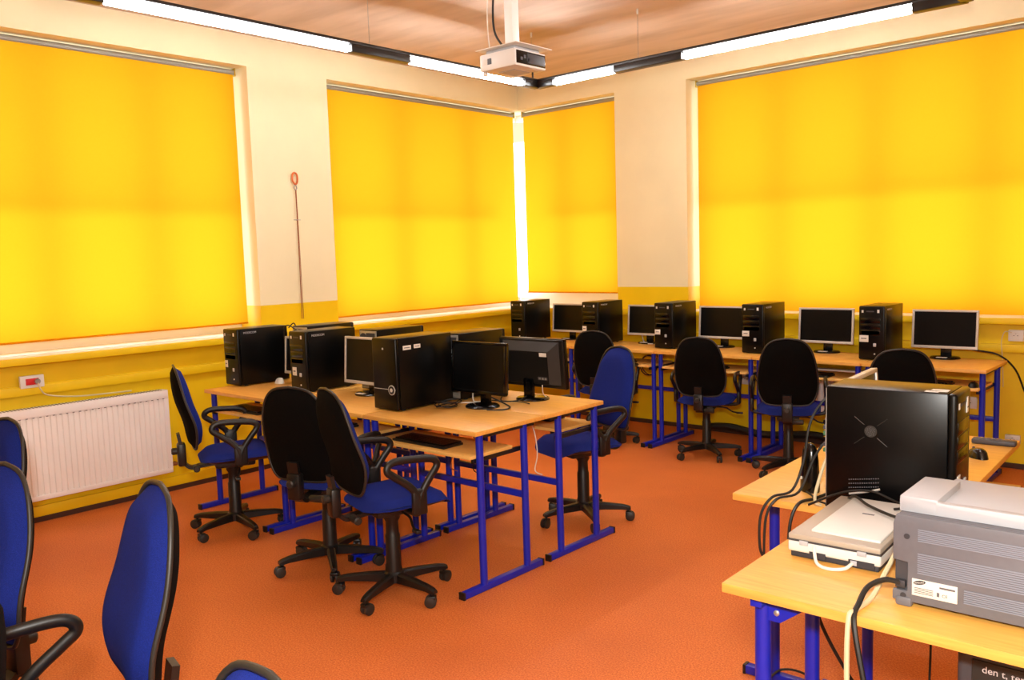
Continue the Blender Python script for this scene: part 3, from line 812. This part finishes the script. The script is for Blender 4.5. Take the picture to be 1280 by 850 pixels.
for (a, b, l) in [(.468, .85, 'silver framed monitor between the two towers nearest the corner'),
                  (1.308, 1.69, 'silver framed monitor beside the tower at the bare pillar, second from the corner'),
                  (2.0, 2.40, 'silver framed monitor below the start of the widest blind, third from the corner'),
                  (2.836, 3.242, 'silver framed monitor fourth from the corner, above the dark backed chair'),
                  (3.638, 4.048, 'silver framed monitor at the open end of the wall desk row')]:
    monitor((a + b) / 2, -.14, 0, l, GM, w=b - a)
GI2 = 'monitors on the island'
monitor(1.56, -3.22, math.radians(0), 'silver framed monitor on the island, half covered by the ringed button tower', GI2, h=.275, z0=.062)
monitor(.905, -3.2, 0, 'silver monitor on the island almost hidden between two towers', GI2, h=.24, z0=.07)
monitor(2.42, -3.17, 0, 'black monitor facing the viewer at the free end of the island', GI2, 'gloss', .385, .268, .074)
monitor(2.492, -2.78, PI, 'black monitor seen from behind with a white sticker', GI2, 'case', .455, .268, .068, True)
monitor(4.50, -3.50, PI / 2 + math.radians(4), 'silver framed monitor on the teacher table, hidden behind the large tower', 'monitor on the teacher table', 'silver', .41, .28, .075)

# ------------------------------------------------------------------ keyboards on the pull-out trays
def make_keyboard(w=.37, d=.13):
    o = empty('keyboard', (0, 0, 0))
    mb = MB(); mb.prism([(-w / 2, 0), (w / 2, 0), (w / 2, .012), (-w / 2, .012)], 0, d, M['plastic'], None, .003); mb.box(-w / 2 + .01, w / 2 - .01, d - .03, d, .01, .02, M['plastic'], .004); mb.build('body', o)
    mb = MB()
    for r in range(5):
        for c in range(18):
            x = -w / 2 + .012 + c * (w - .024) / 18; mb.box(x, x + (w - .024) / 18 - .003, .012 + r * .019, .027 + r * .019, .012, .019, M['case'], 0)
    mb.build('keys', o)
    return o
kproto = make_keyboard(); kf = [True]
def keyboard(x, y, z, rz, label, group='keyboards on trays'):
    o = kproto if kf[0] else copy_tree(kproto); kf[0] = False
    o.location = (x, y, z); o.rotation_euler = (0, 0, rz); return tag(o, label, 'keyboard', group)
for (a, b), n in zip(IX, ('nearest the radiator', 'in the middle of the island', 'at the free end of the island')):
    keyboard((a + b) / 2 - .03, -3.60, .634, 0, 'black keyboard on the island tray ' + n)
for (a, b), n in zip(BX[1:], ('second from the corner', 'of the middle wall desk', 'below the fourth monitor from the corner', 'at the open end of the wall row')):
    keyboard((a + b) / 2 - .02, -.585, .634, 0, 'black keyboard on the wall desk tray ' + n)
keyboard(2.42, -2.68, .634, PI, 'black keyboard on the far island tray under the monitor seen from behind')
# ------------------------------------------------------------------ mice, remote, speaker
def mouse(x, y, rz, m, label, z=.75, s=1):
    o = empty('computer_mouse', (x, y, z), rz, s)
    E_ = [(.03 * math.cos(a), .052 * math.sin(a)) for a in [2 * PI * k / 28 for k in range(28)]]
    def wp(p): return Vector((p.x, p.z, p.y * (1 - .25 * (p.z / .05))))
    mb = MB(); mb.dome(E_, 0, .034, m, 7, wp, .55); b = mb.build('shell', o, 60)
    mb = MB(); mb.lathe([(.006, -.0025), (.006, .0025)], M['dgrey'], 12, Matrix.Translation((0, .028, .027)), 'x'); mb.build('wheel', b)
    return tag(o, label, 'mouse')
mouse(4.70, -2.93, math.radians(40), M['gloss'], 'black computer mouse on the teacher table beside the large tower')
mouse(.645, -3.20, math.radians(70), M['white'], 'white computer mouse on the island between two towers')
mouse(4.12, -.53, 0, M['plastic'], 'black mouse on the tray of the open end wall desk', .634)
rc = tag(empty('remote_control', (4.70, -2.685, .75), math.radians(4)), 'dark remote control lying at the far end of the teacher table', 'remote')
mb = MB(); mb.box(-.075, .075, -.022, .022, 0, .02, M['dgrey'], .006, seg=3); mb.build('body', rc)
for k in range(5):
    mb = MB(); mb.box(-.06 + k * .018, -.048 + k * .018, -.01, .01, .02, .0225, M['slot'], .001); mb.build('button', rc)
sp = tag(empty('speaker', (4.395, -3.69, .75), math.radians(-40)), 'small black rounded speaker standing on the teacher table corner', 'speaker')
mb = MB()
prof = [(.034, 0), (.036, .01), (.034, .05), (.031, .1), (.027, .13), (.019, .148), (.008, .155)]
mb.lathe(prof, M['gloss'], 28, Matrix.Scale(.8, 4, (0, 1, 0))); mb.build('body', sp)
mb = MB(); mb.lathe([(.005, 0), (.005, .004)], M['paper'], 12, Matrix.Translation((0, -.0285, .045)) @ Matrix.Rotation(PI / 2, 4, 'X')); mb.build('volume_knob', sp)

# ------------------------------------------------------------------ printer
pr = tag(empty('laser_printer', (4.883, -4.43, .75), math.radians(1.0)), 'grey laser printer seen from behind with ribbed vents and white lid', 'printer')
PW, PD, PH = .42, .34, .20
mb = MB(); mb.prism([(0, .012), (.02, .012), (PW, .012), (PW, PH), (.006, PH), (0, PH - .02), (0, .10), (.03, .098), (.03, .035), (0, .033)], 0, .012, M['grey'], None, .002)
mb.build('rear_cover', pr)
mb = MB(); mb.box(0.001, PW, .012, PD, .02, PH, M['grey'], .012, seg=3); mb.build('body', pr)
mb = MB()
def ribs(x0, x1, z0, z1, n):
    for k in range(n):
        z = z0 + (z1 - z0) * k / n; mb.box(x0, x1, -.0016, .001, z, z + (z1 - z0) / n * .55, M['rib'], .0004)
ribs(.05, .36, .148, .176, 7); ribs(.05, .36, .078, .124, 10); ribs(.14, .36, .034, .064, 7)
mb.build('vent_ribs', pr)
mb = MB(); mb.lathe([(.006, -.0014), (.006, .001)], M['ink'], 14, Matrix.Translation((.028, 0, .155)), 'y'); mb.lathe([(.006, -.0014), (.006, .001)], M['ink'], 14, Matrix.Translation((.022, 0, .024)), 'y'); mb.build('screw_hole', pr)
mb = MB(); mb.box(.040, .128, -.0022, .001, .030, .066, M['paper'], .0004)
pl = mb.build('type_label', pr)
mb = MB(); mb.lathe([(.0125, -.0028), (.0125, .0)], M['ink'], 22, Matrix.Translation((.055, 0, .0595)) @ Matrix.Rotation(math.radians(-14), 4, 'Y') @ Matrix.Scale(.36, 4, (0, 0, 1)), 'y')
for k in range(4): mb.box(.045, .082, -.0026, 0, .036 + k * .0035, .0374 + k * .0035, M['slot'])
mb.box(.089, .094, -.0026, 0, .037, .046, M['slot']); mb.box(.094, .124, -.0026, 0, .055, .059, M['slot']); mb.build('label_print', pl)
Tt = basis((.055, -.0031, .0580), (math.cos(.24), 0, math.sin(.24)), (-math.sin(.24), 0, math.cos(.24)))
text_mesh('logo_lettering', 'SAMSUNG', .0044, M['paper'], Tt, pl, .0002, 'CENTER')
text_mesh('approval_mark', 'CE', .009, M['ink'], basis((.099, -.0026, .038), (1, 0, 0), (0, 0, 1)), pl, .0002)
mb = MB()
mb.prism([(.004, PH), (PW, PH), (PW, PH + .028), (.085, PH + .028), (.08, PH + .030), (.008, PH + .034), (.004, PH + .026)], .03, .05, M['lgrey'], None, .002)
mb.box(.004, .08, .03, .22, PH, PH + .034, M['lgrey'], .003); mb.box(.05, PW, .05, .30, PH, PH + .018, M['lgrey'], .004)
mb.box(.30, PW, .03, .14, PH, PH + .033, M['lgrey'], .003)
mb.build('top_lid', pr)
for (fx, fy) in ((.006, -.004), (PW - .04, 0), (.006, PD - .05), (PW - .04, PD - .05)):
    mb = MB(); mb.box(fx, fx + .034, fy, fy + .034, 0, .022, M['grey'], .006); mb.build('foot', pr)
mb = MB(); mb.box(.003, .03, .010, .014, .036, .096, M['dgrey']); mb.box(.006, .026, -.002, .012, .04, .056, M['ink'], .002); mb.build('power_inlet', pr)

# ------------------------------------------------------------------ scanner
sc = tag(empty('flatbed_scanner', (4.583, -4.285, .75), math.radians(2.5)), 'white flatbed scanner with taupe lid on the printer table', 'scanner')
SW, SD = .225, .40
mb = MB(); mb.box(.006, SW - .006, .005, SD - .005, 0, .016, M['ink'], .003); mb.box(0, SW, 0, SD, .014, .042, M['white'], .006, seg=3)
for (u, v) in ((.055, .095), (.15, .21)): mb.box(u, v, -.001, .004, .006, .022, M['ink'])
mb.build('base', sc)
mb = MB(); mb.box(.001, SW - .001, .001, SD - .001, .045, .060, M['taupe'], .004); mb.box(.0, SW, 0, SD, .042, .046, M['dgrey'])
ld = mb.build('lid', sc)
mb = MB(); mb.box(.045, SW - .012, .04, SD - .02, .059, .066, M['white'], .003); mb.build('lid_panel', ld)
mb = MB(); mb.box(.11, .14, .235, .243, .066, .0665, M['slot']); mb.build('emblem', ld)
for u in (.03, .17):
    mb = MB(); mb.box(u, u + .022, -.004, .006, .034, .046, M['lgrey'], .002); mb.build('hinge', sc)
mb = MB(); mb.box(.155, .17, -.003, .002, .008, .02, M['lgrey'], .001); mb.build('port', sc)

# ------------------------------------------------------------------ dark equipment under the printer table
up = tag(empty('computer_tower', (4.995, -4.36, .0), 0), 'dark grey computer case with faint lettering under the printer table', 'computer', 'case under the table')
mb = MB(); mb.box(0, .26, 0, .40, .22, .655, M['dgrey'], .012, seg=3); mb.build('case', up)
mb = MB(); mb.box(.03, .25, -.004, .004, .24, .642, M['plastic2'], .003); fpn = mb.build('front_panel', up)
mb = MB(); mb.box(-.002, .262, -.003, .4, .646, .660, M['plastic'], .01, seg=3); mb.build('top_cover', up)
text_mesh('lettering', 'den t, ters', .021, M['pale_ink'], basis((.05, -.0045, .618), (1, 0, 0), (0, 0, 1)), fpn)
tb2 = tag(empty('storage_box', (4.99, -4.37, 0)), 'plain dark box carrying the computer case under the printer table', 'box')
mb = MB(); mb.box(0, .30, 0, .42, 0, .2, M['plastic2'], .008); mb.build('body', tb2)
mb = MB(); mb.box(-.004, .304, -.004, .424, .2, .22, M['plastic2'], .004); mb.build('lid', tb2)

# ------------------------------------------------------------------ cables
def cable(name, pts, r, m, label, cat='cable', group=None, n=7, sm=6):
    mb = MB(); mb.tube(pts, r, M[m], n, sm); return tag(mb.build(name), label, cat, group)
T0 = .752
# printer table
cable('power_cable', [(4.898, -4.428, .80), (4.87, -4.44, .803), (4.845, -4.47, .79), (4.84, -4.51, .765), (4.846, -4.555, .745), (4.87, -4.58, .66), (4.90, -4.59, .55), (4.96, -4.60, .40), (5.02, -4.6, .2), (5.05, -4.6, .01)], .006, 'cable', 'black power cable leaving the printer and dropping over the table edge')
cable('signal_cable', [(4.86, -4.12, .84), (4.855, -4.25, .845), (4.85, -4.36, .80), (4.846, -4.45, .760), (4.84, -4.53, .757), (4.835, -4.556, .74), (4.838, -4.57, .6), (4.85, -4.575, .4), (4.86, -4.58, .2), (4.87, -4.58, .01)], .0055, 'ccable', 'cream cable running beside the printer and hanging over the table edge')
cable('scanner_cable', [(4.745, -4.288, .765), (4.735, -4.31, .757), (4.705, -4.325, .754), (4.672, -4.315, .756), (4.655, -4.292, .775), (4.652, -4.284, .79)], .0042, 'wcable', 'short white cable plugged into the back of the scanner')
cable('speaker_cable', [(4.50, -3.825, .755), (4.56, -3.865, .78), (4.62, -3.93, .826), (4.68, -3.99, .825), (4.76, -4.05, .826), (4.84, -4.12, .84)], .004, 'cable', 'thin dark cable crossing the white scanner lid')
cable('speaker_cable', [(4.46, -3.86, .757), (4.56, -3.855, .81), (4.64, -3.85, .825), (4.72, -3.87, .81), (4.78, -3.92, .822), (4.74, -3.97, .82)], .0036, 'cable', 'thin dark cable looping up in front of the large tower base')
cable('monitor_cable', [(4.475, -3.66, 1.08), (4.43, -3.68, 1.04), (4.405, -3.72, .97), (4.395, -3.74, .86), (4.375, -3.78, .77), (4.34, -3.85, .757), (4.315, -3.875, .70), (4.315, -3.88, .6), (4.33, -3.87, .56)], .0042, 'cable', 'dark cable arching from the large tower over the speaker')
cable('monitor_cable', [(4.475, -3.68, .93), (4.44, -3.69, .91), (4.42, -3.73, .86), (4.40, -3.79, .77), (4.36, -3.86, .757), (4.335, -3.88, .7), (4.33, -3.885, .58)], .004, 'cable', 'dark cable from the large tower falling over the table edge beside the speaker')
cable('network_cable', [(4.47, -3.70, .90), (4.455, -3.73, .85), (4.45, -3.78, .775), (4.47, -3.83, .757), (4.49, -3.842, .757)], .005, 'ccable', 'cream cable standing between the speaker and the large tower')
cable('power_cable', [(4.46, -3.72, .757), (4.45, -3.79, .757), (4.43, -3.86, .755), (4.415, -3.885, .70), (4.41, -3.89, .6)], .005, 'cable', 'black cable hanging over the table edge beside the scanner')
cable('power_cable', [(4.40, -3.73, .757), (4.43, -3.76, .757), (4.46, -3.80, .757), (4.52, -3.83, .757)], .003, 'cable', 'short dark wire lying at the foot of the speaker')
cable('floor_cable', [(4.60, -4.2, .68), (4.60, -4.1, .5), (4.66, -4.0, .3), (4.75, -3.9, .1), (4.8, -3.85, .01)], .005, 'cable', 'black cable hanging under the printer table between the legs')
cable('floor_cable', [(4.84, -4.0, .72), (4.845, -4.0, .5), (4.84, -4.0, .2), (4.85, -4.0, .01)], .003, 'cable', 'thin cable hanging straight under the printer table')
cable('floor_cable', [(4.22, -3.62, .035), (4.26, -3.6, .075), (4.34, -3.6, .085), (4.45, -3.62, .05), (4.6, -3.6, .006)], .004, 'cable', 'black cable arched over the foot bar of the teacher table')
# wall on the far side
cable('monitor_cable', [(3.93, -.10, .83), (4.02, -.06, .81), (4.15, -.03, .78), (4.24, .02, .68), (4.30, .07, .5), (4.38, .09, .40), (4.5, .1, .26), (4.62, .1, .1), (4.75, .09, .008), (4.95, .08, .008)], .006, 'cable', 'black cable sagging from the last silver monitor along the yellow wall')
cable('network_cable', [(4.20, .08, .92), (4.16, .075, .925), (4.14, .08, .86), (4.145, .09, .76), (4.15, .1, .62), (4.15, .11, .55)], .003, 'ccable', 'thin cream cable hanging from the socket box under the sill')
cable('power_cable', [(3.95, .09, .40), (3.90, .08, .33), (3.8, .07, .24), (3.6, .06, .1), (3.5, .05, .008)], .003, 'cable', 'thin cable below the low double socket')
# cables hanging behind wall desks
for i, (x, l) in enumerate([(1.5, 'black cable loop hanging under the wall desk behind the upright blue chair'), (2.55, 'black cable loop hanging under the middle wall desk'), (2.80, 'black cable loop hanging under the wall desk with the fourth monitor')]):
    pts = []
    for k in range(26):
        a = k / 25 * 4.2 * PI; pts.append((x + .07 * math.cos(a) + .01 * k / 25, -.12 + .02 * math.sin(a * 1.3), .56 + .085 * math.sin(a)))
    cable('cable_loop', [(x + .1, -.1, .72)] + pts, .0045, 'cable', l, group=None, sm=3)
for i, (x, dx) in enumerate([(1.33, .1), (2.62, .08), (3.42, .08)]):
    cable('tower_cable', [(x - .05, .01, 1.02 - .03), (x + .0, .04, .95), (x + .01, .035, .85), (x + .04, .0, .78), (x + dx, -.07, .757), (x + dx, -.12, .757)], .004, 'cable',
          ['dark cable behind the tower second from the corner', 'dark cable behind the tower under the widest blind', 'dark cable behind the last wall tower'][i])
cable('tower_cable', [(1.40, -.05, .88), (1.42, -.08, .80), (1.5, -.16, .757), (1.6, -.2, .757)], .004, 'wcable', 'pale cable tangle beside the tower second from the corner')
# cables on the island
pts = []
for k in range(60):
    a = k / 59 * 10 * PI; pts.append((2.262 + .045 * math.cos(a) + .014 * math.sin(k * .43), -3.235 + .06 * math.sin(a) + .02 * math.cos(k * .31), .756 + .012 * (1 + math.sin(k * .37))))
cable('cable_coil', pts, .0028, 'cable', 'coiled black cable on the island beside the ringed button tower', sm=3)
cable('monitor_cable', [(2.25, -3.04, .90), (2.24, -3.02, .82), (2.27, -3.05, .757), (2.33, -3.06, .757), (2.30, -3.13, .76), (2.24, -3.15, .757)], .0035, 'wcable', 'white cable among the black cords behind the front black monitor')
cable('monitor_cable', [(2.44, -3.10, .80), (2.50, -3.05, .76), (2.58, -3.10, .757), (2.60, -3.17, .757), (2.53, -3.22, .757)], .004, 'cable', 'black cord curling from behind the front black monitor')
cable('monitor_cable', [(2.60, -2.86, .84), (2.585, -2.84, .80), (2.565, -2.80, .772), (2.55, -2.76, .757)], .003, 'wcable', 'pale cable dropping from the ports of the monitor seen from behind')
cable('monitor_cable', [(2.36, -2.86, .80), (2.36, -2.92, .765), (2.42, -2.98, .757), (2.48, -2.93, .757), (2.50, -2.88, .775)], .0035, 'cable', 'black cord looping under the monitor seen from behind')
cable('monitor_cable', [(2.30, -3.0, .757), (2.42, -2.98, .757), (2.52, -2.95, .757), (2.6, -2.97, .757)], .003, 'cable', 'black cord lying flat on the island between the two black monitors')
cable('tower_cable', [(.60, -3.08, 1.10), (.62, -3.05, 1.13), (.66, -3.06, 1.08), (.68, -3.08, 1.0)], .004, 'cable', 'black cable arching behind the tower closest to the radiator')
cable('tower_cable', [(.70, -3.10, 1.10), (.68, -3.14, 1.125), (.65, -3.15, 1.09), (.64, -3.14, 1.0)], .004, 'cable', 'black plug cable arching from the backwards tower nearest the brown cord')
for i, (x, y, l) in enumerate([(2.2, -3.2, 'red brown wire hanging under the free end island desk'), (2.34, -3.17, 'dark wire hanging under the free end island desk beside the rail'), (2.62, -3.0, 'pale wire hanging beneath the far island tray')]):
    cable('hanging_wire', [(x, y, .70), (x + .03, y + .01, .6), (x + .05, y, .5), (x + .04, y - .01, .42), (x + .08, y, .4)], .003, ['copper', 'cable', 'wcable'][i], l)
cable('floor_cable', [(.1, -2.95, .2), (.02, -2.9, .05), (.2, -2.8, .01), (.5, -2.75, .01), (.7, -2.9, .01)], .006, 'cable', 'dark cable lying on the floor behind the chair seen in profile')
cable('floor_cable', [(1.95, .03, .05), (2.2, -.0, .08), (2.5, .0, .05), (2.9, .01, .09), (3.2, .0, .05), (3.5, .03, .03)], .03, 'cable', 'thick bundle of dark cables along the floor under the wall desks')

# ------------------------------------------------------------------ light
w = bpy.data.worlds.new('daylight'); scene.world = w; w.use_nodes = True
nt = w.node_tree; nt.nodes.clear(); L = nt.links.new
o = nt.nodes.new('ShaderNodeOutputWorld'); bg = nt.nodes.new('ShaderNodeBackground')
tc = nt.nodes.new('ShaderNodeTexCoord'); sx = nt.nodes.new('ShaderNodeSeparateXYZ'); rp = nt.nodes.new('ShaderNodeValToRGB')
L(tc.outputs['Generated'], sx.inputs[0]); L(sx.outputs['Z'], rp.inputs['Fac'])
mp = nt.nodes.new('ShaderNodeMapRange'); mp.inputs[1].default_value = -.3; mp.inputs[2].default_value = .8
L(sx.outputs['Z'], mp.inputs[0]); L(mp.outputs[0], rp.inputs['Fac'])
rp.color_ramp.elements[0].color = (.45, .45, .43, 1); rp.color_ramp.elements[1].color = (1, 1, 1, 1)
L(rp.outputs[0], bg.inputs[0]); bg.inputs[1].default_value = 5.4; L(bg.outputs[0], o.inputs[0])

# the photographer's flash
fl = bpy.data.lights.new('camera_flash', 'POINT'); fl.energy = 240; fl.shadow_soft_size = .06; fl.color = (1, .98, .94)
fo = bpy.data.objects.new('camera_flash', fl); COL.objects.link(fo); fo.location = (5.50, -6.38, 1.80)

# ------------------------------------------------------------------ camera
yaw, pitch, roll = -.730440633, -.0974437836, -.0315824025
f = Vector((math.sin(yaw) * math.cos(pitch), math.cos(yaw) * math.cos(pitch), math.sin(pitch)))
r = Vector((math.cos(yaw), -math.sin(yaw), 0)); u = r.cross(f)
c, s = math.cos(roll), math.sin(roll); R, U = c * r + s * u, -s * r + c * u
cam = bpy.data.cameras.new('camera'); cam.sensor_width = 36; cam.lens = 1063.11394 / 1280 * 36; cam.clip_start = .05
co = bpy.data.objects.new('camera', cam); COL.objects.link(co)
co.matrix_world = Matrix(((R.x, U.x, -f.x, 5.46888), (R.y, U.y, -f.y, -6.29297), (R.z, U.z, -f.z, 1.523604), (0, 0, 0, 1)))
scene.camera = co
vs_ = scene.view_settings
vs_.view_transform = 'Standard'; vs_.look = 'None'; vs_.gamma = 1; vs_.exposure = .3; vs_.use_curve_mapping = False
